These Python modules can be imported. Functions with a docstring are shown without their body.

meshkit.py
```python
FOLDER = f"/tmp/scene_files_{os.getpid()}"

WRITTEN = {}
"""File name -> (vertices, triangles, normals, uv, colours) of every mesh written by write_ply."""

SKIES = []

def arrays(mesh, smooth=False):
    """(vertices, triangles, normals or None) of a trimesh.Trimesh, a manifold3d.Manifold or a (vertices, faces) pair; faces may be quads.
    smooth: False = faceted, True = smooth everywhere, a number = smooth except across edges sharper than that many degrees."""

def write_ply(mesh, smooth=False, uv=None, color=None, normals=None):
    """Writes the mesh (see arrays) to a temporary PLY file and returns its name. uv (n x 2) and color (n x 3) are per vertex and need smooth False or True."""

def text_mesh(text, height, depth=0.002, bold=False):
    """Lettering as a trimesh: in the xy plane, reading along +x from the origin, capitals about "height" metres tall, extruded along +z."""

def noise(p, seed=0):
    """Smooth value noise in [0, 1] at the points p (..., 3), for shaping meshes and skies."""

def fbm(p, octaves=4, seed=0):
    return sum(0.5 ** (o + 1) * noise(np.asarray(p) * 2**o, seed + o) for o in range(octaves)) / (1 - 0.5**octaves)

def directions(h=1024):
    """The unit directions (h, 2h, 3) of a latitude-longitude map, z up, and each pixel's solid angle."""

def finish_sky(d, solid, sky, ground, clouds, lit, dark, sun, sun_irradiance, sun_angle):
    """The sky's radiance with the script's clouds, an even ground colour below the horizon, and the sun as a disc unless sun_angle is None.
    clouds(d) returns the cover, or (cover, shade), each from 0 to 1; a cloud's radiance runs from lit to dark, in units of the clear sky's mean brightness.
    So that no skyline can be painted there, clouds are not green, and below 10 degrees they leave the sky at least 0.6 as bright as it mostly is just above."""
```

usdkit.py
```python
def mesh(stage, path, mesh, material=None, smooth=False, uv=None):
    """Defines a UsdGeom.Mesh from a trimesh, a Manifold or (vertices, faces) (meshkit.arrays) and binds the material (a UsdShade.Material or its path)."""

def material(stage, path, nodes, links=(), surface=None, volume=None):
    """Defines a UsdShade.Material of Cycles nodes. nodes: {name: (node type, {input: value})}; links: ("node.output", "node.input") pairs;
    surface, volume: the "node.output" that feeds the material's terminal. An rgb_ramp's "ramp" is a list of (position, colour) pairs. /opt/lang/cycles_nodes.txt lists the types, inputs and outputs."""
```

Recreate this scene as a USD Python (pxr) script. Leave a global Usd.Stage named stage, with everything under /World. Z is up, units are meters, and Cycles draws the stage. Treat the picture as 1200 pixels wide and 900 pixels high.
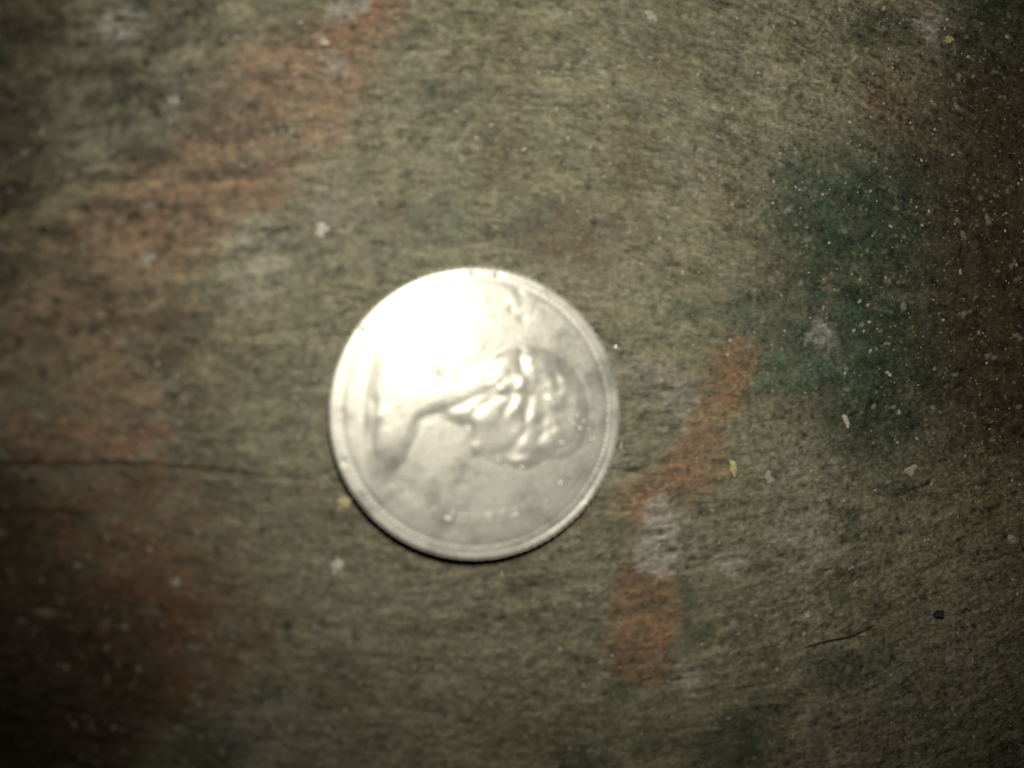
import math
import numpy as np
from scipy.ndimage import map_coordinates, gaussian_filter, distance_transform_edt
from shapely.geometry import Polygon
from shapely import contains_xy
from pxr import Usd, UsdGeom, UsdLux, UsdShade, Gf, Sdf, Vt
import trimesh
import usdkit, meshkit

stage = Usd.Stage.CreateInMemory()
UsdGeom.SetStageUpAxis(stage, UsdGeom.Tokens.z)
UsdGeom.SetStageMetersPerUnit(stage, 1.0)
UsdGeom.Xform.Define(stage, "/World")
MM = 0.001

# ------------------------------------------------------------------ camera, lamp, exposure
HFOV = math.radians(66.0)
FPX = 600.0 / math.tan(HFOV / 2)            # focal length in the photograph's pixels (1200 wide)
DIST = 66.5                                 # mm, along the optical axis to the board
TILT = np.array([0.150, 0.02, 1.0])         # the board's normal in camera axes: its right side is farther away
FLASH = (4.5, 16.5, 1.0)                    # mm, the phone's flash LED beside the lens (camera axes)
FLASH_INTENSITY = 6.4
FLASH_COLOR = (1.0, 0.955, 0.83)
EXPOSURE = 0.0

Zw = TILT / np.linalg.norm(TILT)
Xw = np.array([1.0, 0, 0]) - Zw[0] * Zw
Xw /= np.linalg.norm(Xw)
Yw = np.cross(Zw, Xw)
W = np.stack([Xw, Yw, Zw])                  # camera-axes vector -> world vector
CAM = W @ np.array([0, 0, DIST])            # camera position in mm; the world origin lies on the board


def matrix(pos_mm):
    m = Gf.Matrix4d(1.0)
    for k in range(3):                      # row vectors: rows are the camera axes in the world
        a = W[:, k]
        m.SetRow(k, Gf.Vec4d(*map(float, a), 0))
    m.SetRow(3, Gf.Vec4d(*[float(c * MM) for c in pos_mm], 1))
    return m


cam = UsdGeom.Camera.Define(stage, "/World/camera")
cam.AddTransformOp().Set(matrix(CAM))
cam.CreateFocalLengthAttr(5.0)
cam.CreateHorizontalApertureAttr(2 * 5.0 * math.tan(HFOV / 2))
cam.CreateVerticalApertureAttr(2 * 5.0 * math.tan(HFOV / 2) * 0.75)
cam.CreateFStopAttr(1.4)
cam.CreateFocusDistanceAttr(74 * MM)
cam.CreateClippingRangeAttr(Gf.Vec2f(0.002, 10))
cam.CreateExposureAttr(EXPOSURE)

flash = UsdLux.SphereLight.Define(stage, "/World/phone_flash")
flash.AddTransformOp().Set(matrix(CAM + W @ np.array(FLASH)))
flash.CreateRadiusAttr(2.6 * MM)
flash.CreateIntensityAttr(FLASH_INTENSITY * 100)
flash.CreateColorAttr(Gf.Vec3f(*FLASH_COLOR))
shaping = UsdLux.ShapingAPI.Apply(flash.GetPrim())
shaping.CreateShapingConeAngleAttr(51.0)
shaping.CreateShapingConeSoftnessAttr(1.0)


def board_xy(px, py, z=0.0):
    """The point (mm) at height z over the board that a pixel of the 1200 x 900 photograph looks at."""
    d = np.stack([(np.asarray(px, float) - 600) / FPX, -(np.asarray(py, float) - 450) / FPX, -np.ones_like(np.asarray(px, float))], -1) @ W.T
    t = (z - CAM[2]) / d[..., 2]
    return CAM[0] + d[..., 0] * t, CAM[1] + d[..., 1] * t


def to_px(x, y, z=0.0):
    """Where a point (mm) of the board falls in the photograph."""
    v = np.stack([np.asarray(x, float) - CAM[0], np.asarray(y, float) - CAM[1], np.broadcast_to(z - CAM[2], np.shape(x))], -1) @ W
    return 600 + FPX * v[..., 0] / -v[..., 2], 450 - FPX * v[..., 1] / -v[..., 2]


# ------------------------------------------------------------------ helpers
taken = {}


def numbered(name, parent="/World"):
    k = taken.get((parent, name), -1) + 1
    taken[(parent, name)] = k
    return f"{parent}/{name}" + (f"_{k:03d}" if k else "")


def tag(p, label=None, cat=None, group=None, kind=None):
    p = p.GetPrim() if hasattr(p, "GetPrim") else p
    for k, v in (("label", label), ("category", cat), ("group", group), ("kind", kind)):
        if v:
            p.SetCustomDataByKey(k, v)
    return p


def raw_mesh(path, v, f, n, mat, prim=None):
    m = UsdGeom.Mesh.Define(stage, path)
    m.CreatePointsAttr(Vt.Vec3fArray.FromNumpy(np.ascontiguousarray(v, np.float32)))
    m.CreateFaceVertexCountsAttr(Vt.IntArray.FromNumpy(np.full(len(f), f.shape[1], np.int32)))
    m.CreateFaceVertexIndicesAttr(Vt.IntArray.FromNumpy(np.ascontiguousarray(f, np.int32).ravel()))
    m.CreateSubdivisionSchemeAttr("none")
    if n is not None:
        m.CreateNormalsAttr(Vt.Vec3fArray.FromNumpy(np.ascontiguousarray(n, np.float32)))
        m.SetNormalsInterpolation("vertex")
    for name, arr in (prim or {}).items():
        a = np.ascontiguousarray(arr, np.float32)
        if a.ndim == 2:
            UsdGeom.PrimvarsAPI(m).CreatePrimvar(name, Sdf.ValueTypeNames.Color3fArray, "vertex").Set(Vt.Vec3fArray.FromNumpy(a))
        else:
            UsdGeom.PrimvarsAPI(m).CreatePrimvar(name, Sdf.ValueTypeNames.FloatArray, "vertex").Set(Vt.FloatArray.FromNumpy(a))
    UsdShade.MaterialBindingAPI.Apply(m.GetPrim()).Bind(mat)
    return m


def lerp(a, b, t):
    return a + (b - a) * t[..., None]


def smooth(x, a, b):
    t = np.clip((x - a) / (b - a), 0, 1)
    return t * t * (3 - 2 * t)


def n2(x, y, s, seed=0, octaves=4):
    """fbm noise of size s millimetres."""
    return meshkit.fbm(np.stack([np.asarray(x) / s, np.asarray(y) / s, np.full(np.shape(x), 7.3 + seed)], -1), octaves, seed)


# ------------------------------------------------------------------ materials
def look(name, nodes, links, surface="p.BSDF"):
    return usdkit.material(stage, f"/World/Looks/{name}", nodes, links, surface=surface)


UsdGeom.Scope.Define(stage, "/World/Looks")
wood = look("weathered_painted_wood", {
    "a": ("attribute", {"attribute": "tint"}), "g": ("geometry", {}),
    "m": ("mapping", {"scale": (2200, 5200, 4000)}), "n": ("noise_texture", {"scale": 1.0, "detail": 3, "roughness": 0.65}),
    "r": ("map_range", {"from_min": 0.25, "from_max": 0.75, "to_min": 0.60, "to_max": 1.42}),
    "x": ("mix", {"mix_type": "multiply", "fac": 1.0}),
    "b": ("bump", {"distance": 0.00008, "strength": 0.55}),
    "q": ("map_range", {"from_min": 0.3, "from_max": 0.7, "to_min": 0.52, "to_max": 0.8}),
    "p": ("principled_bsdf", {"specular_ior_level": 0.35})},
    [("g.position", "m.vector"), ("m.vector", "n.vector"), ("n.fac", "r.value"), ("a.color", "x.color1"), ("r.result", "x.color2"),
     ("x.color", "p.base_color"), ("n.fac", "b.height"), ("b.normal", "p.normal"), ("n.fac", "q.value"), ("q.result", "p.roughness")])


def metal(name, color, rough):
    return look(name, {
        "g": ("texture_coordinate", {}),
        "n1": ("noise_texture", {"scale": 420.0, "detail": 5, "roughness": 0.6}),
        "n2": ("noise_texture", {"scale": 3600.0, "detail": 3, "roughness": 0.6}),
        "ms": ("mapping", {"scale": (900, 9000, 900), "rotation": (0, 0, 0.7)}),
        "n3": ("noise_texture", {"scale": 1.0, "detail": 2}),
        "c": ("rgb_ramp", {"ramp": [(0.30, tuple(0.62 * c for c in color)), (0.5, color), (0.72, tuple(min(1, 1.1 * c) for c in color))]}),
        "c2": ("map_range", {"from_min": 0.3, "from_max": 0.7, "to_min": 0.84, "to_max": 1.10}),
        "x": ("mix", {"mix_type": "multiply", "fac": 1.0}),
        "rr": ("map_range", {"from_min": 0.3, "from_max": 0.7, "to_min": rough - 0.05, "to_max": rough + 0.08}),
        "h": ("math", {"math_type": "add"}),
        "b": ("bump", {"distance": 0.00002, "strength": 0.5}),
        "p": ("principled_bsdf", {"metallic": 0.27, "specular_ior_level": 0.5})},
        [("g.object", "n1.vector"), ("g.object", "n2.vector"), ("g.object", "ms.vector"), ("ms.vector", "n3.vector"), ("n1.fac", "c.fac"),
         ("n2.fac", "c2.value"), ("c.color", "x.color1"), ("c2.result", "x.color2"), ("x.color", "p.base_color"), ("n1.fac", "rr.value"),
         ("rr.result", "p.roughness"), ("n2.fac", "h.value1"), ("n3.fac", "h.value2"), ("h.value", "b.height"), ("b.normal", "p.normal")])


coin_metal = metal("worn_nickel", (0.56, 0.545, 0.475), 0.35)


def plain(name, color, rough=0.7, spec=0.4, var=0.25):
    return look(name, {
        "g": ("texture_coordinate", {}), "n": ("noise_texture", {"scale": 2500.0, "detail": 3}),
        "c": ("rgb_ramp", {"ramp": [(0.3, tuple((1 - var) * c for c in color)), (0.7, tuple(min(1, (1 + var) * c) for c in color))]}),
        "p": ("principled_bsdf", {"roughness": rough, "specular_ior_level": spec})},
        [("g.object", "n.vector"), ("n.fac", "c.fac"), ("c.color", "p.base_color")])


M_pale = plain("pale_grit", (0.58, 0.55, 0.46))
M_grey = plain("grey_grit", (0.40, 0.38, 0.32))
M_yellow = plain("yellow_grit", (0.52, 0.46, 0.13))
M_straw = plain("dry_straw", (0.55, 0.48, 0.24), 0.5)
M_dark = plain("dark_crumb", (0.040, 0.032, 0.024))
M_fibre = plain("dark_fibre", (0.032, 0.026, 0.018), 0.6)
M_glint = look("clear_grain", {"p": ("principled_bsdf", {"base_color": (0.95, 0.92, 0.80), "metallic": 0.3, "roughness": 0.25})}, [])

# ------------------------------------------------------------------ the board
rng = np.random.default_rng(11)
# a sheet of streaked grain: noise smeared along the direction in which the fibres run
GX, GY, GS = 118.0, 94.0, 0.09
gnx, gny = int(GX / GS), int(GY / GS)
gx, gy = np.meshgrid((np.arange(gnx) - gnx / 2) * GS, (np.arange(gny) - gny / 2) * GS)
ppx, ppy = to_px(gx, gy)
dx, dy = (ppx - 620) / 600, (ppy - 430) / 600
rr = dx * dx + dy * dy + 1e-6
wt = 0.55 * np.clip(np.sqrt(rr) * 1.25, 0, 1) * np.where(dx < 0, 0.72, 1.0)
ang = 0.5 * np.arctan2(wt * (-2 * dx * dy / rr), 1.0 + wt * (dy * dy - dx * dx) / rr) + 0.04
ang = -ang + 0.25 * (n2(gx, gy, 9, 3, 3) - 0.5)          # the board's y axis points up the picture


def streaks(seed, sigma, steps, step):
    w = np.random.default_rng(seed).normal(size=(gny, gnx))
    w = gaussian_filter(w, sigma, mode="wrap")
    out = w.copy()
    iy, ix = np.mgrid[0:gny, 0:gnx].astype(np.float64)
    for sgn in (1, -1):
        x, y = ix.copy(), iy.copy()
        for k in range(steps):
            a = ang[np.clip(y.astype(int), 0, gny - 1), np.clip(x.astype(int), 0, gnx - 1)]
            x += sgn * step * np.cos(a)
            y += sgn * step * np.sin(a)
            out += map_coordinates(w, [y, x], order=1, mode="grid-wrap")
    out -= out.mean()
    return out / out.std()


fine = streaks(1, 0.8, 3, 1.2)
coarse = streaks(2, 1.7, 5, 2.4)
blotch = streaks(3, 4.0, 3, 5.0)
grit = gaussian_filter(np.random.default_rng(5).normal(size=(gny, gnx)), 1.0)
grit /= grit.std()


def sheet(tex, x, y):
    return map_coordinates(tex, [y / GS + gny / 2, x / GS + gnx / 2], order=1, mode="grid-wrap")


def axis(lo, hi, outer, step):
    inner = np.arange(lo, hi + step / 2, step)
    grow = []
    s, p = step, 0.0
    while True:
        s = min(s * 1.12, 3.0)
        p += s
        if hi + p > outer and lo - p < -outer:
            break
        grow.append(p)
    grow = np.array(grow)
    a = np.concatenate([(lo - grow)[::-1], inner, hi + grow])
    return a[(a > -outer) & (a < outer)]


xs, ys = axis(-47, 52, 170, 0.1), axis(-38, 38, 130, 0.1)
X, Y = np.meshgrid(xs, ys)
PX, PY = to_px(X, Y)
# wander of the stains' edges, in pixels of the plan (1 mm is about 14)
WX = PX + 50 * (n2(X, Y, 4.0, 21) - 0.5) + 22 * (n2(X, Y, 0.9, 22) - 0.5)
WY = PY + 60 * (n2(X, Y, 4.0, 23) - 0.5) + 22 * (n2(X, Y, 0.9, 24) - 0.5)
F, C, G, B = sheet(fine, X, Y), sheet(coarse, X, Y), sheet(grit, X, Y), sheet(blotch, X, Y)
worn = n2(X, Y, 1.6, 31)
patchy = n2(X, Y, 7.0, 32)


def spot(cx, cy, sx, sy=None, rot=0.0, soft=0.45):
    sy = sy or sx
    a, b = WX - cx, WY - cy
    c, s = math.cos(math.radians(rot)), math.sin(math.radians(rot))
    d = np.sqrt(((a * c + b * s) / sx) ** 2 + ((-a * s + b * c) / sy) ** 2)
    return 1 - smooth(d, 1 - soft, 1 + soft)


def stroke(pts, soft=0.4):
    """A brushed stripe through (x, y, half width)."""
    best = np.zeros(PX.shape)
    for (x0, y0, w0), (x1, y1, w1) in zip(pts[:-1], pts[1:]):
        ex, ey = x1 - x0, y1 - y0
        t = np.clip(((WX - x0) * ex + (WY - y0) * ey) / (ex * ex + ey * ey), 0, 1)
        d = np.hypot(WX - x0 - t * ex, WY - y0 - t * ey) / (w0 + (w1 - w0) * t)
        best = np.maximum(best, 1 - smooth(d, 1 - soft, 1 + soft))
    return best


base = np.array([0.203, 0.190, 0.122])
col = np.broadcast_to(base, X.shape + (3,)).copy()
col = lerp(col, np.array([0.235, 0.215, 0.160]), smooth(patchy, 0.45, 0.75) * 0.7)
col = lerp(col, np.array([0.150, 0.132, 0.080]), smooth(n2(X, Y, 5.0, 33), 0.5, 0.72) * 0.7)
col = lerp(col, np.array([0.16, 0.165, 0.115]), smooth(n2(X, Y, 3.5, 34), 0.52, 0.7) * 0.5)

brown, orange = np.array([0.225, 0.150, 0.088]), np.array([0.258, 0.150, 0.082])
pinkish = np.array([0.250, 0.172, 0.112])
teal, green, white = np.array([0.062, 0.098, 0.066]), np.array([0.036, 0.052, 0.030]), np.array([0.46, 0.44, 0.38])
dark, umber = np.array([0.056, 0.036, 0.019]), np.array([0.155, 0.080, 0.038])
paint = np.clip(0.80 + 0.75 * (worn - 0.5) * 2 + 0.16 * F + 0.10 * C, 0, 1)        # thin paint lets the wood show


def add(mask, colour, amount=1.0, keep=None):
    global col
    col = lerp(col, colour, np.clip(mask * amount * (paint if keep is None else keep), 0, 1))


add(stroke([(445, -40, 30), (415, 45, 42), (330, 115, 66), (270, 175, 70), (185, 265, 62), (120, 275, 40)], 0.6), pinkish, 1.15)
add(stroke([(440, -40, 20), (412, 45, 26)], 0.6), orange, 0.45)
add(spot(300, 225, 34, 26), orange, 0.4)
add(stroke([(150, 255, 40), (245, 180, 30)], 0.7), brown, 0.5)
add(spot(40, 250, 80, 40, 0, 0.7), np.array([0.20, 0.165, 0.10]), 0.5)
add(spot(90, 390, 150, 90, 0, 0.8), brown, 0.75)
add(stroke([(20, 505, 26), (110, 512, 26), (185, 518, 18)], 0.35), orange, 0.7)
add(spot(140, 470, 70, 30), orange, 0.35)
add(spot(175, 565, 22, 12), orange, 0.5)
add(spot(100, 630, 160, 90, 0, 0.7), umber, 0.85)
add(spot(180, 750, 110, 90, 0, 0.6), umber, 0.95)
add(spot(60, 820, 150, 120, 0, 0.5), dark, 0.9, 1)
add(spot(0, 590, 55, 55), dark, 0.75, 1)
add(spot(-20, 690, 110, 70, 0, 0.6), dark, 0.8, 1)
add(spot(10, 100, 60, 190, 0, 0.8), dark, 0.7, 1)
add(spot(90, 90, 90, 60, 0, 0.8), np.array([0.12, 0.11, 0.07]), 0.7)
add(spot(180, 130, 110, 40, 0, 0.8), np.array([0.10, 0.10, 0.068]), 0.75)
add(spot(668, 272, 62, 36, 0, 0.6), np.array([0.115, 0.082, 0.050]), 0.75)
add(spot(205, 395, 34, 26, 60, 0.9), dark, 0.6)
add(stroke([(868, 428, 26), (845, 470, 28), (815, 540, 28), (760, 590, 34)], 0.55), orange, 0.85)
add(stroke([(757, 682, 33), (752, 770, 32)], 0.45), orange, 0.95)
add(stroke([(775, 605, 22), (770, 650, 23)], 0.3), white, 0.62)
add(spot(1042, 130, 34, 40), orange, 0.5)
add(spot(1055, 225, 22, 60), brown, 0.35)
add(spot(770, 455, 55, 30, 20), np.array([0.26, 0.24, 0.20]), 0.7)
add(spot(1000, 240, 95, 60, 10, 0.5), teal, 0.85)
add(spot(1070, 345, 165, 175, 0, 0.6), green, 1.25)
add(spot(960, 400, 60, 60), teal, 0.55)
add(spot(950, 445, 60, 25), teal, 0.6)
add(spot(1030, 480, 70, 60), green, 0.7)
add(spot(1130, 240, 60, 40), green, 0.7)
add(spot(1180, 60, 75, 120), green, 1.0)
add(spot(1045, 35, 55, 22), green, 0.7)
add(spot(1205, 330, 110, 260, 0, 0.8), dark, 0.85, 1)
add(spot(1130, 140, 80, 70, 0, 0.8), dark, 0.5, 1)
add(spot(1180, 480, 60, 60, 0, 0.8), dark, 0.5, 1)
add(spot(1140, 610, 90, 70, 0, 0.7), np.array([0.20, 0.165, 0.085]), 0.5)
for (x, y, s, k) in ((985, 790, 34, .8), (988, 705, 18, .6), (1000, 605, 22, .6), (1055, 570, 24, .6), (815, 735, 20, .7), (800, 690, 14, .5), (860, 875, 36, .7), (890, 840, 18, .5),
                     (680, 888, 22, .7), (245, 885, 34, .8), (500, 345, 40, .45), (515, 265, 40, .40), (505, 105, 12, .7), (532, 150, 14, .45), (745, 130, 14, .7), (160, 14, 16, .8),
                     (8, 55, 16, .8), (730, 805, 18, .5), (310, 800, 20, .7), (810, 370, 26, .45), (870, 365, 26, .5), (755, 880, 20, .6), (1040, 775, 30, .3), (625, 250, 20, .4)):
    add(spot(x, y, s, s * 0.9), teal if k < .55 else green * 1.25, k)
for (x, y, s, k) in ((140, 32, 28, .6), (405, 8, 20, .8), (855, 662, 18, .5), (805, 800, 18, .5), (790, 640, 26, .3), (395, 72, 14, .5), (1090, 25, 14, .5), (930, 632, 40, .25), (690, 85, 18, .4),
                     (300, 310, 40, .25), (965, 392, 18, .5)):
    add(spot(x, y, s, s), white, k)

# grain: pale raised fibres and dark pores
v = 1 + 0.13 * F + 0.09 * C + 0.07 * B
right = smooth(PX, 780, 1050)
v += 0.19 * G * (0.5 + 0.65 * right)
pores = smooth(-C, 2.0, 3.4) * 0.35
v *= 1 - pores
col *= np.clip(v, 0.22, 2.0)[..., None]
soft = gaussian_filter(np.random.default_rng(6).normal(size=(gny, gnx)), 2.3)
soft /= soft.std()
G2, G3 = sheet(soft, X, Y), sheet(np.roll(soft, (200, 300), (0, 1)), X, Y)
mottle = smooth(300 - PX, -150, 200) * smooth(420 - PY, -200, 200)
col *= np.clip(1 + 0.07 * G2 - 0.30 * smooth(-G2, 1.4, 3.0) + 0.16 * mottle * np.clip(B + 0.6 * G2, -2, 2), 0.3, 2)[..., None]
col = lerp(col, np.array([0.36, 0.34, 0.27]), smooth(G3 + 0.3 * F, 1.5, 2.9) * (0.30 + 0.4 * worn))
fleck = smooth(sheet(np.roll(grit, (311, 177), (0, 1)), X, Y) + 0.35 * F, 2.15, 2.9)
col = lerp(col, np.array([0.42, 0.40, 0.33]), fleck * (0.35 + 0.3 * worn))
yfleck = smooth(sheet(np.roll(grit, (97, 503), (0, 1)), X, Y), 1.45, 2.6) * right
col = lerp(col, np.array([0.36, 0.30, 0.13]), yfleck * 0.6)

# relief: fibres, dents, two drying cracks along the grain on the left
Z = 0.020 * C + 0.010 * F + 0.014 * G + 0.015 * B + 0.16 * (n2(X, Y, 12, 41, 3) - 0.5) + 0.05 * (worn - 0.5)


def crack(pts, width, depth, fade0, fade1):
    xk, yk = np.array(pts, float).T
    line = np.interp(PX, xk, yk) + 7 * (n2(X, Y * 0 + 3.0, 2.2, 43) - 0.5) + 4 * (n2(X, Y * 0 + 9.0, 0.5, 44) - 0.5)
    along = smooth(PX, *fade0) * (1 - smooth(PX, *fade1)) if fade0 else 1 - smooth(PX, *fade1)
    w = width * (0.45 + 0.9 * n2(X, Y * 0 + 1.0, 1.4, 45))
    d = np.abs(PY - line) / np.maximum(w, 0.3)
    return depth * along * (1 - smooth(d, 0.2, 1.25))


K = crack([(-3000, 543), (0, 543), (190, 545), (300, 556), (400, 566), (520, 575)], 3.4, 0.30, None, (120, 480))
K += crack([(-3000, 598), (0, 598), (120, 603), (260, 612)], 3.0, 0.16, None, (40, 180))
K += crack([(690, 546), (800, 560), (900, 566)], 2.2, 0.08, (700, 730), (730, 900))
pit = spot(448, 160, 7, 7) * 0.3 + spot(1008, 492, 7, 9) * 0.2 + spot(147, 712, 8, 6) * 0.3
Z = Z - K - pit
col = lerp(col, dark * 0.5, np.clip(K / 0.35, 0, 0.5))

ny, nx = X.shape
P = np.stack([X, Y, Z], -1)
e = np.gradient(Z, ys, xs)
N = np.stack([-e[1], -e[0], np.ones_like(Z)], -1)
N /= np.linalg.norm(N, axis=-1, keepdims=True)
idx = np.arange(nx * ny).reshape(ny, nx)
Q = np.stack([idx[:-1, :-1], idx[:-1, 1:], idx[1:, 1:], idx[1:, :-1]], -1).reshape(-1, 4)
board = UsdGeom.Xform.Define(stage, "/World/tabletop")
tag(board, "old wooden board with worn olive, orange and green paint under the coin", "tabletop", kind="structure")
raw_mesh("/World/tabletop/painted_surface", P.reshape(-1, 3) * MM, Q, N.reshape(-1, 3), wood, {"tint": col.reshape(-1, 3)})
# the board's sides and underside
ring = np.concatenate([idx[0, :], idx[1:, -1], idx[-1, -2::-1], idx[-2:0:-1, 0]])
top = P.reshape(-1, 3)[ring]
low = top.copy()
low[:, 2] = -20
m = len(ring)
i = np.arange(m)
j = (i + 1) % m
sv = np.vstack([top, low])
sf = np.vstack([np.stack([i, i + m, j + m], 1), np.stack([i, j + m, j], 1)])
cap = np.array([[-170, -130, -20], [170, -130, -20], [170, 130, -20], [-170, 130, -20.0]])
cap[:, :2] = [[xs[0], ys[0]], [xs[-1], ys[0]], [xs[-1], ys[-1]], [xs[0], ys[-1]]]
sv = np.vstack([sv, cap])
sf = np.vstack([sf, [[2 * m, 2 * m + 2, 2 * m + 1], [2 * m, 2 * m + 3, 2 * m + 2]]])
raw_mesh("/World/tabletop/board_edge", sv * MM, sf, None, wood, {"tint": np.tile(base, (len(sv), 1))})


def surface_z(x, y):
    return map_coordinates(Z, [np.interp(np.atleast_1d(y), ys, np.arange(ny)), np.interp(np.atleast_1d(x), xs, np.arange(nx))], order=1)


# ------------------------------------------------------------------ the coin
R, THICK = 11.9, 1.75
COIN_PX = (560.0, 483.0)
zc = THICK
cx, cy = board_xy(COIN_PX[0], COIN_PX[1], zc)
cx, cy = float(cx), float(cy)
near = np.hypot(X - cx, Y - cy) < R
zb = float(np.percentile(Z[near], 99.0))
SC = R / 171.0                              # mm per pixel of the coin's drawing

NT = 800
radial = np.concatenate([np.linspace(0.02, 0.9, 230), np.linspace(0.9, 0.985, 50)[1:]]) * R
th = np.arange(NT) / NT * 2 * math.pi
RR, TT = np.meshgrid(radial, th, indexing="ij")
CX, CY = RR * np.cos(TT), RR * np.sin(TT)
U, V = COIN_PX[0] + CX / SC, COIN_PX[1] - CY / SC    # the drawing's plan, y down

# plan of the coin drawn on a fine grid: the outline of the head in profile, face towards the lower edge
outline = [(442, 408), (436, 432), (431, 462), (429, 500), (431, 535), (438, 566), (448, 572), (462, 553), (475, 537), (486, 512), (496, 493), (512, 490), (530, 495), (545, 500),
           (549, 512), (550, 526), (556, 535), (565, 534), (570, 541), (579, 541), (584, 547), (592, 541), (601, 548), (618, 552), (630, 545), (640, 538), (655, 540), (672, 534), (684, 522),
           (691, 500), (692, 476), (686, 452), (672, 430), (654, 415), (634, 407), (612, 404), (592, 408), (574, 420), (556, 428), (540, 438), (524, 440), (510, 430), (490, 420), (462, 410)]
S = 3
hx, hy = np.meshgrid(np.arange(380 * S) / S + 370, np.arange(380 * S) / S + 295)
poly = Polygon(outline).buffer(3).buffer(-3).buffer(-1.5).buffer(1.5)
mask = contains_xy(poly, hx.ravel(), hy.ravel()).reshape(hx.shape)
dist = distance_transform_edt(mask) / S
H = 0.10 * (1 - np.exp(-dist / 6.0)) + 0.26 * np.clip(gaussian_filter(mask.astype(float), 16 * S) - 0.25, 0, 1) * smooth(dist, 0, 14)


def lump(x, y, sx, sy, rot, amp, power=1.0):
    a, b = hx - x, hy - y
    c, s = math.cos(math.radians(rot)), math.sin(math.radians(rot))
    q = ((a * c + b * s) / sx) ** 2 + ((-a * s + b * c) / sy) ** 2
    return amp * np.exp(-0.5 * q ** power)


def groove(pts, w, amp):
    best = np.full(hx.shape, 1e9)
    for (x0, y0), (x1, y1) in zip(pts[:-1], pts[1:]):
        ex, ey = x1 - x0, y1 - y0
        t = np.clip(((hx - x0) * ex + (hy - y0) * ey) / (ex * ex + ey * ey), 0, 1)
        best = np.minimum(best, np.hypot(hx - x0 - t * ex, hy - y0 - t * ey))
    return -amp * np.exp(-0.5 * (best / w) ** 2)


inside = smooth(dist, 0, 4)
D = 0
for a in ((570, 490, 14, 12, 0, .17), (592, 424, 10, 8, -20, .16), (629, 424, 12, 9, 20, .15), (603, 446, 9, 7, 0, .07), (592, 452, 7, 6, 0, .10), (606, 476, 12, 9, -25, .11),
          (626, 486, 5, 17, 6, .08), (645, 450, 16, 12, 30, .09), (664, 470, 14, 12, 0, .08), (585, 515, 15, 10, 0, .05), (640, 520, 14, 9, -15, .12), (615, 522, 8, 7, 0, .11),
          (612, 541, 12, 3.6, -8, .13), (660, 530, 9, 5, -15, .10), (578, 447, 10, 6, -35, .07), (562, 468, 9, 6, -28, .05), (535, 483, 9, 6, -25, .03), (558, 452, 12, 7, -20, .07),
          (583, 537, 4, 3, 0, .08), (556, 526, 5, 5, 0, .06), (442, 488, 8, 5, -30, .10), (455, 515, 8, 14, 20, .04), (650, 500, 10, 9, 0, .06), (676, 500, 9, 12, 0, .07), (668, 440, 9, 8, 40, .06),
          (610, 500, 9, 12, -20, .05), (648, 478, 7, 9, 0, .05)):
    D = D + 1.1 * lump(*a)
cr = np.random.default_rng(17)
for k in range(85):                          # the worn curls of the hair
    x, y = cr.uniform(578, 690), cr.uniform(408, 540)
    if (x - 575) * 0.9 + (535 - y) * 0.55 < 42:
        continue
    D = D + lump(x, y, cr.uniform(3.0, 5.2), cr.uniform(2.8, 4.6), cr.uniform(0, 180), cr.uniform(0.03, 0.085))
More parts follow.
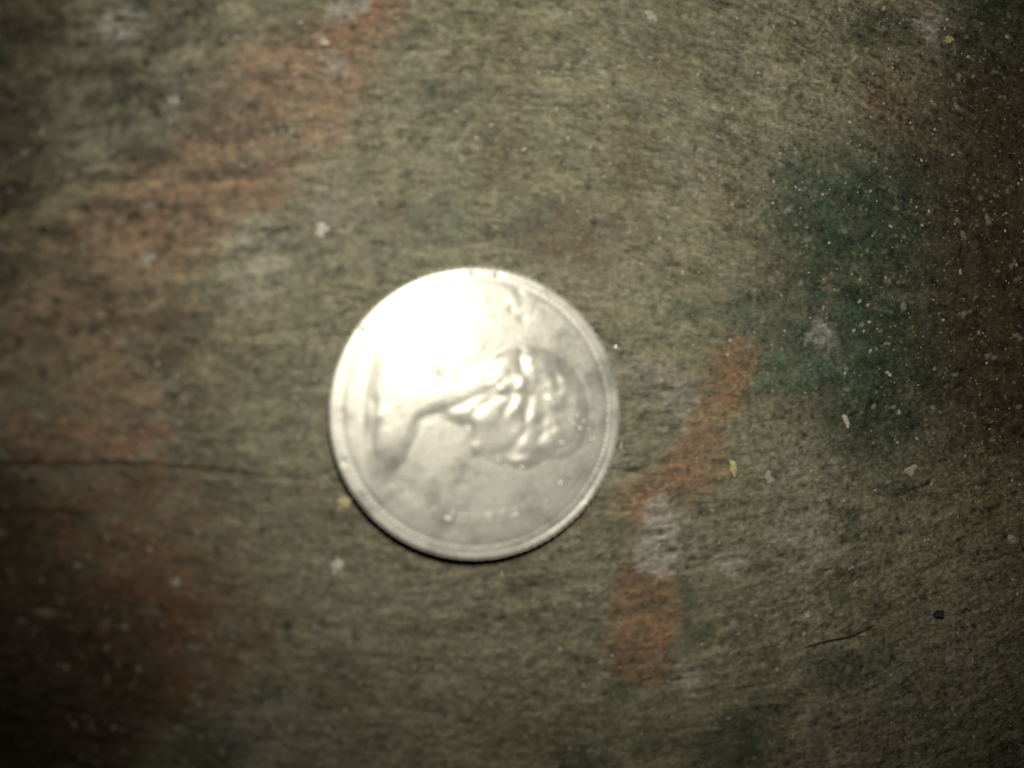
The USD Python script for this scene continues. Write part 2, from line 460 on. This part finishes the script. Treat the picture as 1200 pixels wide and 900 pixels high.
for pts, w, amp in (([(493, 494), (505, 486), (520, 482), (545, 473), (570, 460), (590, 448)], 3.6, .09), ([(510, 491), (530, 496), (548, 499)], 2.6, .04),
                    ([(548, 497), (560, 478), (580, 466), (596, 462)], 3.0, .09), ([(620, 466), (616, 482), (617, 500), (608, 515), (600, 528), (578, 535)], 3.0, .10),
                    ([(640, 474), (637, 495)], 3.0, .07), ([(655, 500), (640, 508), (632, 514)], 3.0, .09), ([(634, 536), (655, 529), (672, 521)], 2.6, .10),
                    ([(612, 410), (610, 430), (600, 440)], 3.0, .09), ([(575, 425), (580, 438), (570, 446)], 3.0, .06), ([(515, 429), (527, 435), (536, 441)], 2.4, .12),
                    ([(440, 470), (441, 495), (437, 520)], 2.6, .07), ([(466, 480), (474, 500), (480, 505)], 2.6, .03), ([(598, 455), (600, 470), (590, 485)], 2.8, .08),
                    ([(650, 440), (658, 456), (652, 468)], 2.6, .06)):
    D = D + groove(pts, w * 1.15, amp * 0.9)
H = H + 1.5 * gaussian_filter(D, 1.0 * S) * inside
H *= 1 - 0.75 * np.exp(-((hx - 443) / 22) ** 2 - ((hy - 562) / 30) ** 2)
H = gaussian_filter(H, 2.0 * S)
# a sunk contour where the head meets the field
H -= 0.02 * np.exp(-((distance_transform_edt(~mask) / S) / 3.5) ** 2) * (~mask)
H = gaussian_filter(H, 0.6 * S)

# worn remains of the lettering round the head
for x, y, q, a in ((609, 341, 3.2, .10), (600, 362, 3.0, .07), (613, 373, 3.6, .09), (604, 352, 4.5, -.05), (700, 503, 4, .05), (517, 436, 3, .05)):
    H -= lump(x, y, q * 1.2, q, 20, a)
letters = []
lr = np.random.default_rng(4)
for a in list(np.arange(62, 118, 7.2)) + list(np.arange(122, 142, 7.5)):
    letters.append((a, 0.735 if a < 118 else 0.75, 0.055 * (0.7 + 0.5 * lr.random())))
for a in (-72, -64, -57, -38, -31, -24):
    letters.append((a, 0.80, 0.05))
for a in (53, 44, 36, 22):
    letters.append((a, 0.81, 0.045))
LID = np.full(hx.shape, -1)
ccx, ccy = COIN_PX
for n_, (a, r, amp) in enumerate(letters):
    q = math.radians(a)
    lx, ly = ccx + 171 * r * math.cos(q), ccy + 171 * r * math.sin(q)
    rx, ry, tx, ty = math.cos(q), math.sin(q), -math.sin(q), math.cos(q)
    u, w = (hx - lx) * tx + (hy - ly) * ty, (hx - lx) * rx + (hy - ly) * ry
    k = lr.integers(0, 4)
    b = np.exp(-0.5 * (((u + 3) / 1.5) ** 2 + (w / 4.5) ** 2) ** 1.0)
    if k != 1:
        b = np.maximum(b, np.exp(-0.5 * (((u - 3) / 1.6) ** 2 + (w / 4.0) ** 2)))
    if k != 2:
        b = np.maximum(b, np.exp(-0.5 * ((u / 4.0) ** 2 + ((w - 4) / 1.5) ** 2)))
    if k == 3:
        b = np.maximum(b, np.exp(-0.5 * ((u / 4.0) ** 2 + ((w + 4) / 1.5) ** 2)))
    H += amp * (2.0 if 60 < a < 118 else 1.4 if 0 < a < 60 else 0.7) * gaussian_filter(b, 2.5) * lr.uniform(0.3, 1.0)
    LID[(np.abs(u) < 6) & (np.abs(w) < 7.5) & ~mask] = n_


def plan(tex, order=1):
    return map_coordinates(tex.astype(float), [(V - 295) * S, (U - 370) * S], order=order, mode="nearest")


face = plan(H) * 0.42
rho = RR / R
face += -0.10 * (1 - rho ** 2) * 0 + 0.10 * (rho ** 2 - 1)
face += 0.016 * (n2(CX, CY, 1.1, 51) - 0.5) + 0.035 * (n2(CX, CY, 3.5, 52) - 0.5)
deg = np.degrees(-TT) % 360                                  # clockwise from the right, as in the picture
keep = 0.04 + 0.85 * np.exp(-((((deg - 48 + 180) % 360) - 180) / 30) ** 2) + 0.30 * np.exp(-((((deg - 110 + 180) % 360) - 180) / 35) ** 2)
NB = 168
beads = np.clip(np.cos(TT * NB), -0.25, 1) * np.exp(-((rho - 0.934) / 0.012) ** 2)
face += 0.17 * beads * keep
face += (0.01 + 0.055 * keep) * smooth(rho, 0.948, 0.985)
face -= 0.02 * np.exp(-((rho - 0.912) / 0.02) ** 2)
# nicks in the rim
for a, d_, s_ in ((305 - 90, 0.05, 0.012), (268, 0.04, 0.010), (278, 0.04, 0.014), (40, .06, .01), (160, .05, .012)):
    face -= d_ * np.exp(-((((deg - a + 180) % 360) - 180) / (57 * s_ * 1.6)) ** 2 - ((rho - 0.955) / 0.02) ** 2)
face = THICK - 0.25 + face
# the profile of the edge, milled, down to the underside
rim_top = face[-1]
prof = [(0.992, -0.030, 0), (0.997, -0.085, 0.2), (1.0, -0.16, 1), (1.0, -0.5, 1), (1.0, -0.9, 1), (1.0, -1.35, 1), (0.994, -1.53, .2), (0.975, -1.60, 0)]
rows = [np.stack([CX, CY, face], -1)]
reed = 0.055 * np.clip(np.sin(TT[0] * 119), -0.6, 0.6) / 0.6
for f_, dz, k_ in prof:
    r_ = R * f_ - k_ * np.clip(reed, 0, 1)
    zz = np.full(NT, THICK - 0.02) + dz if dz < -0.12 else rim_top + dz
    rows.append(np.stack([r_ * np.cos(th), r_ * np.sin(th), zz], -1)[None])
rows.append(np.stack([0.02 * R * np.cos(th), 0.02 * R * np.sin(th), np.full(NT, 0.12)], -1)[None])
grid = np.concatenate(rows, 0)
nr = len(grid)
ci = np.arange(nr * NT).reshape(nr, NT)
a0, a1 = ci[:-1], ci[1:]
cf = np.stack([a0, a1, np.roll(a1, -1, 1), np.roll(a0, -1, 1)], -1)          # rows x NT x 4
cvv = np.vstack([grid.reshape(-1, 3), [[0, 0, grid[0, :, 2].mean()], [0, 0, 0.12]]])
t_ = np.arange(NT)
fan = np.vstack([np.stack([np.full(NT, nr * NT), ci[0], np.roll(ci[0], -1)], 1), np.stack([np.full(NT, nr * NT + 1), np.roll(ci[-1], -1), ci[-1]], 1)])
quads = cf.reshape(-1, 4)
tri = np.vstack([quads[:, [0, 1, 2]], quads[:, [0, 2, 3]], fan])
# part of every triangle
cent = cvv[tri].mean(1)
rc = np.hypot(cent[:, 0], cent[:, 1]) / R
uu, vv = ccx + cent[:, 0] / SC, ccy - cent[:, 1] / SC
iu, iv = np.clip(((uu - 370) * S).round().astype(int), 0, hx.shape[1] - 1), np.clip(((vv - 295) * S).round().astype(int), 0, hx.shape[0] - 1)
upper = np.arange(len(tri))
row_of = np.concatenate([np.repeat(np.arange(nr - 1), NT)] * 2 + [np.zeros(NT, int), np.full(NT, nr)])
is_face = row_of < len(radial)
part = np.full(len(tri), 0)                                   # 0: field
part[is_face & mask[iv, iu] & (rc < 0.91)] = 1                # portrait
part[is_face & (LID[iv, iu] >= 0) & (part == 0)] = 10
part[is_face & (rc > 0.918) & (rc <= 0.949)] = 3              # beads
part[is_face & (rc > 0.949)] = 2                              # rim
part[~is_face & (row_of < nr)] = 4                            # edge and back
vn = np.zeros_like(cvv)
fn = np.cross(cvv[tri[:, 1]] - cvv[tri[:, 0]], cvv[tri[:, 2]] - cvv[tri[:, 0]])
for k in range(3):
    np.add.at(vn, tri[:, k], fn)
vn /= np.maximum(np.linalg.norm(vn, axis=1, keepdims=True), 1e-12)

coin = UsdGeom.Xform.Define(stage, "/World/coin")
LEAN = 1.9                                   # degrees: the coin's lower left edge stands on a raised bit of wood
LIFT = zb - 0.05 + R * math.sin(math.radians(LEAN)) * 0.93
tilt_axis = Gf.Vec3d(0.80, -0.60, 0)
q_ = Gf.Rotation(tilt_axis, -LEAN).GetQuat()
coin.AddTranslateOp().Set(Gf.Vec3d(cx * MM, cy * MM, LIFT * MM))
coin.AddOrientOp().Set(Gf.Quatf(q_))
rot_np = np.array(Gf.Matrix3d(Gf.Rotation(tilt_axis, -LEAN)))
gw = grid[:len(radial)] @ rot_np + np.array([cx, cy, LIFT])
print("lower left of the rim", gw[-1, int(NT * 0.64), 2], "upper right", gw[-1, int(NT * 0.14), 2])
tag(coin, "worn silver-grey coin with a raised profile head lying on the board", "coin")


def coin_part(name, sel, label=None, kind=None):
    f = tri[sel]
    if not len(f):
        return
    used, inv = np.unique(f, return_inverse=True)
    p = raw_mesh(numbered(name, "/World/coin"), cvv[used] * MM, inv.reshape(-1, 3), vn[used], coin_metal)
    tag(p, label, None, None, kind)


coin_part("field", part == 0)
coin_part("portrait", part == 1, "raised head in profile with curled hair and a bare shoulder line")
coin_part("rim", part == 2)
coin_part("beaded_border", part == 3, kind="stuff")
coin_part("edge", part == 4, "milled edge and underside")
lid_of = LID[iv, iu]
for n_ in range(len(letters)):
    coin_part("letter", (part == 10) & (lid_of == n_))


# ------------------------------------------------------------------ small things lying about
def chunk(seed, sx, sy, sz, sub=2):
    m = trimesh.creation.icosphere(sub, 1.0)
    v = np.array(m.vertices)
    v = v * (0.72 + 0.56 * meshkit.noise(v * 1.7 + 10, seed))[:, None]
    v = v * (0.6 + 0.8 * meshkit.noise(v * 3.1 + 4, seed + 7))[:, None]
    v *= [sx, sy, sz]
    return v, np.array(m.faces)


def turn(v, deg_):
    c, s = math.cos(math.radians(deg_)), math.sin(math.radians(deg_))
    return np.stack([v[:, 0] * c - v[:, 1] * s, v[:, 0] * s + v[:, 1] * c, v[:, 2]], 1)


def crumb(name, cat, label, px, py, wpx, hpx, rot, mat, height=0.45, seed=0, group=None, on_coin=False):
    s = 1 / 14.0
    if on_coin:
        x, y = board_xy(px, py, zb + THICK)
        qx, qy = to_px(gw[..., 0], gw[..., 1], gw[..., 2])
        rel = np.hypot(qx - px, qy - py)
        k = np.unravel_index(np.argmin(rel), rel.shape)
        x, y, z = gw[k[0], k[1]]
    else:
        x, y = board_xy(px, py, 0.0)
        z = surface_z(x, y)[0]
    sx, sy = wpx / 2 * s, hpx / 2 * s
    if name != "paint_fleck":
        v, f = chunk(seed, sx, sy, min(sx, sy) * height * 1.6, 3)
        v = turn(v, rot)
        v[:, 2] -= v[:, 2].min() * 0.75
    else:                                       # a flake crumbled into grains
        q, vs, fs, o = np.random.default_rng(seed), [], [], 0
        for k in range(13):
            g = 0.62 if k == 0 else q.uniform(0.16, 0.42)
            a, d = q.uniform(0, 2 * math.pi), (0 if k == 0 else q.uniform(0.35, 0.95))
            v, f = chunk(seed * 31 + k, sx * g * q.uniform(.8, 1.3), sy * g * q.uniform(.8, 1.3), min(sx, sy) * g * height, 2)
            v = turn(v, q.uniform(-40, 40)) + [sx * d * math.cos(a), sy * d * math.sin(a), 0]
            v = turn(v, rot)
            v[:, 2] += surface_z(x + v[:, 0].mean(), y + v[:, 1].mean())[0] - z
            vs.append(v), fs.append(f + o)
            o += len(v)
        v, f = np.vstack(vs), np.vstack(fs)
    m = usdkit.mesh(stage, numbered(name), (v * MM, f), mat, smooth=True)
    UsdGeom.Xformable(m).AddTranslateOp().Set(Gf.Vec3d(float(x) * MM, float(y) * MM, float(z) * MM))
    tag(m, label, cat, group)
    return m


# the dark fibre
pts = np.array([(942, 759), (962, 753), (980, 749), (992, 747), (1008, 741), (1025, 732)], float)
from scipy.interpolate import CubicSpline
sp = CubicSpline(np.linspace(0, 1, len(pts)), pts)
q = sp(np.linspace(0, 1, 40))
fx, fy = board_xy(q[:, 0], q[:, 1], 0.1)
fz = gaussian_filter(surface_z(fx, fy), 6, mode="nearest") + 0.12
rad = 0.095 * np.clip(np.sin(np.linspace(0.10, 0.96, 40) * math.pi), 0.2, 1) ** 0.8
path = np.stack([fx, fy, fz], 1)
tg = np.gradient(path, axis=0)
tg /= np.linalg.norm(tg, axis=1, keepdims=True)
side = np.cross(tg, [0, 0, 1.0])
side /= np.linalg.norm(side, axis=1, keepdims=True)
upv = np.cross(side, tg)
tube, NS = [], 8
for k in range(NS):
    a = 2 * math.pi * k / NS
    tube.append(path + rad[:, None] * (math.cos(a) * side + math.sin(a) * upv))
tv = np.stack(tube, 1)
ti = np.arange(40 * NS).reshape(40, NS)
tf = np.stack([ti[:-1], np.roll(ti[:-1], -1, 1), np.roll(ti[1:], -1, 1), ti[1:]], -1).reshape(-1, 4)
fm = usdkit.mesh(stage, "/World/fibre", (tv.reshape(-1, 3) * MM, tf), M_fibre, smooth=True)
tag(fm, "thin dark curved fibre lying on the bare wood at lower right", "fibre")

crumb("straw_sliver", "straw", "short pale straw sliver right of the orange paint stripe", 858, 549, 8, 19, 8, M_straw, 0.5, 3)
crumb("dark_crumb", "crumb", "small black crumb right of the dark fibre", 1097, 718, 11, 9, 20, M_dark, 0.8, 4)
for k, (label, px, py, w, h, rot, mat) in enumerate((
        ("largest pale fleck on the board just below the coin's lower left edge", 394, 664, 17, 17, 0, M_pale),
        ("long pale fleck close beside the coin's lower left edge", 402, 589, 20, 12, 10, M_straw),
        ("pale grey chip on the wood at far right of the green paint", 1068, 550, 15, 16, 20, M_grey),
        ("pale fleck left of centre above the upper rim of the coin", 376, 269, 15, 13, -30, M_pale),
        ("round pale fleck near the top left on dark wood", 205, 117, 15, 12, 20, M_grey),
        ("whitish fleck just left of the largest pale fleck", 206, 682, 13, 11, 0, M_grey),
        ("pale fleck on the orange streak at the top left", 380, 48, 10, 10, 0, M_pale),
        ("yellow fleck at the top right corner", 1112, 46, 15, 8, 10, M_yellow),
        ("pale oval fleck at the top, right of the centre", 762, 18, 15, 13, -30, M_grey),
        ("slanting pale chip between green paint and dark wood at right", 993, 494, 8, 18, 35, M_pale),
        ("pale fleck under the straw sliver", 902, 560, 11, 14, 10, M_grey),
        ("grey fleck on the left of the pink-brown streak", 172, 302, 18, 10, 30, M_grey),
        ("tiny white grain above the dark fibre", 946, 720, 5, 9, -30, M_pale),
        ("pale chip at the right edge of the board, in shade", 1186, 632, 14, 12, 10, M_grey))):
    crumb("paint_fleck", "fleck", label, px, py, w, h, rot, mat, 0.35, 20 + k)

gr = np.random.default_rng(8)
for (px, py, s_) in ((658, 519, 4.6), (694, 514, 4.0), (656, 566, 4.6), (586, 540, 3.6), (612, 548, 3.6), (721, 407, 4.0), (712, 492, 3.6), (640, 455, 3.0), (650, 462, 3.0), (646, 470, 3.0), (668, 492, 3.2),
                     (676, 488, 3.0), (684, 494, 3.2), (672, 497, 3.4), (680, 502, 3.0), (690, 503, 3.0)):
    crumb("clear_grain", "grain", "tiny glinting grain of grit stuck on the right half of the coin" if px < 720 else "tiny glinting grain on the wood just off the coin's right rim", px, py, s_ * 1.1, s_ * 1.1, gr.uniform(0, 90), M_glint, 0.4, int(gr.integers(99)),
          "glinting grains on the coin" if px < 720 else None, px < 720)

# dust too small and too many to count: one scatter of grains
dv, df, off = [], [], 0
for k in range(1300):
    x, y = gr.uniform(-46, 52), gr.uniform(-37, 37)
    if math.hypot(x - cx, y - cy) < R + 0.4:
        continue
    s_ = 0.06 + 0.11 * gr.random() ** 2.5
    v, f = chunk(int(gr.integers(9999)), s_ * gr.uniform(.8, 1.7), s_, s_ * 0.5, 1)
    v = turn(v, gr.uniform(0, 180)) + [x, y, surface_z(x, y)[0] + s_ * 0.1]
    dv.append(v)
    df.append(f + off)
    off += len(v)
dm = usdkit.mesh(stage, "/World/dust", (np.vstack(dv) * MM, np.vstack(df)), M_grey, smooth=True)
tag(dm, "pale dust grains strewn over the whole wooden board", "dust", kind="stuff")
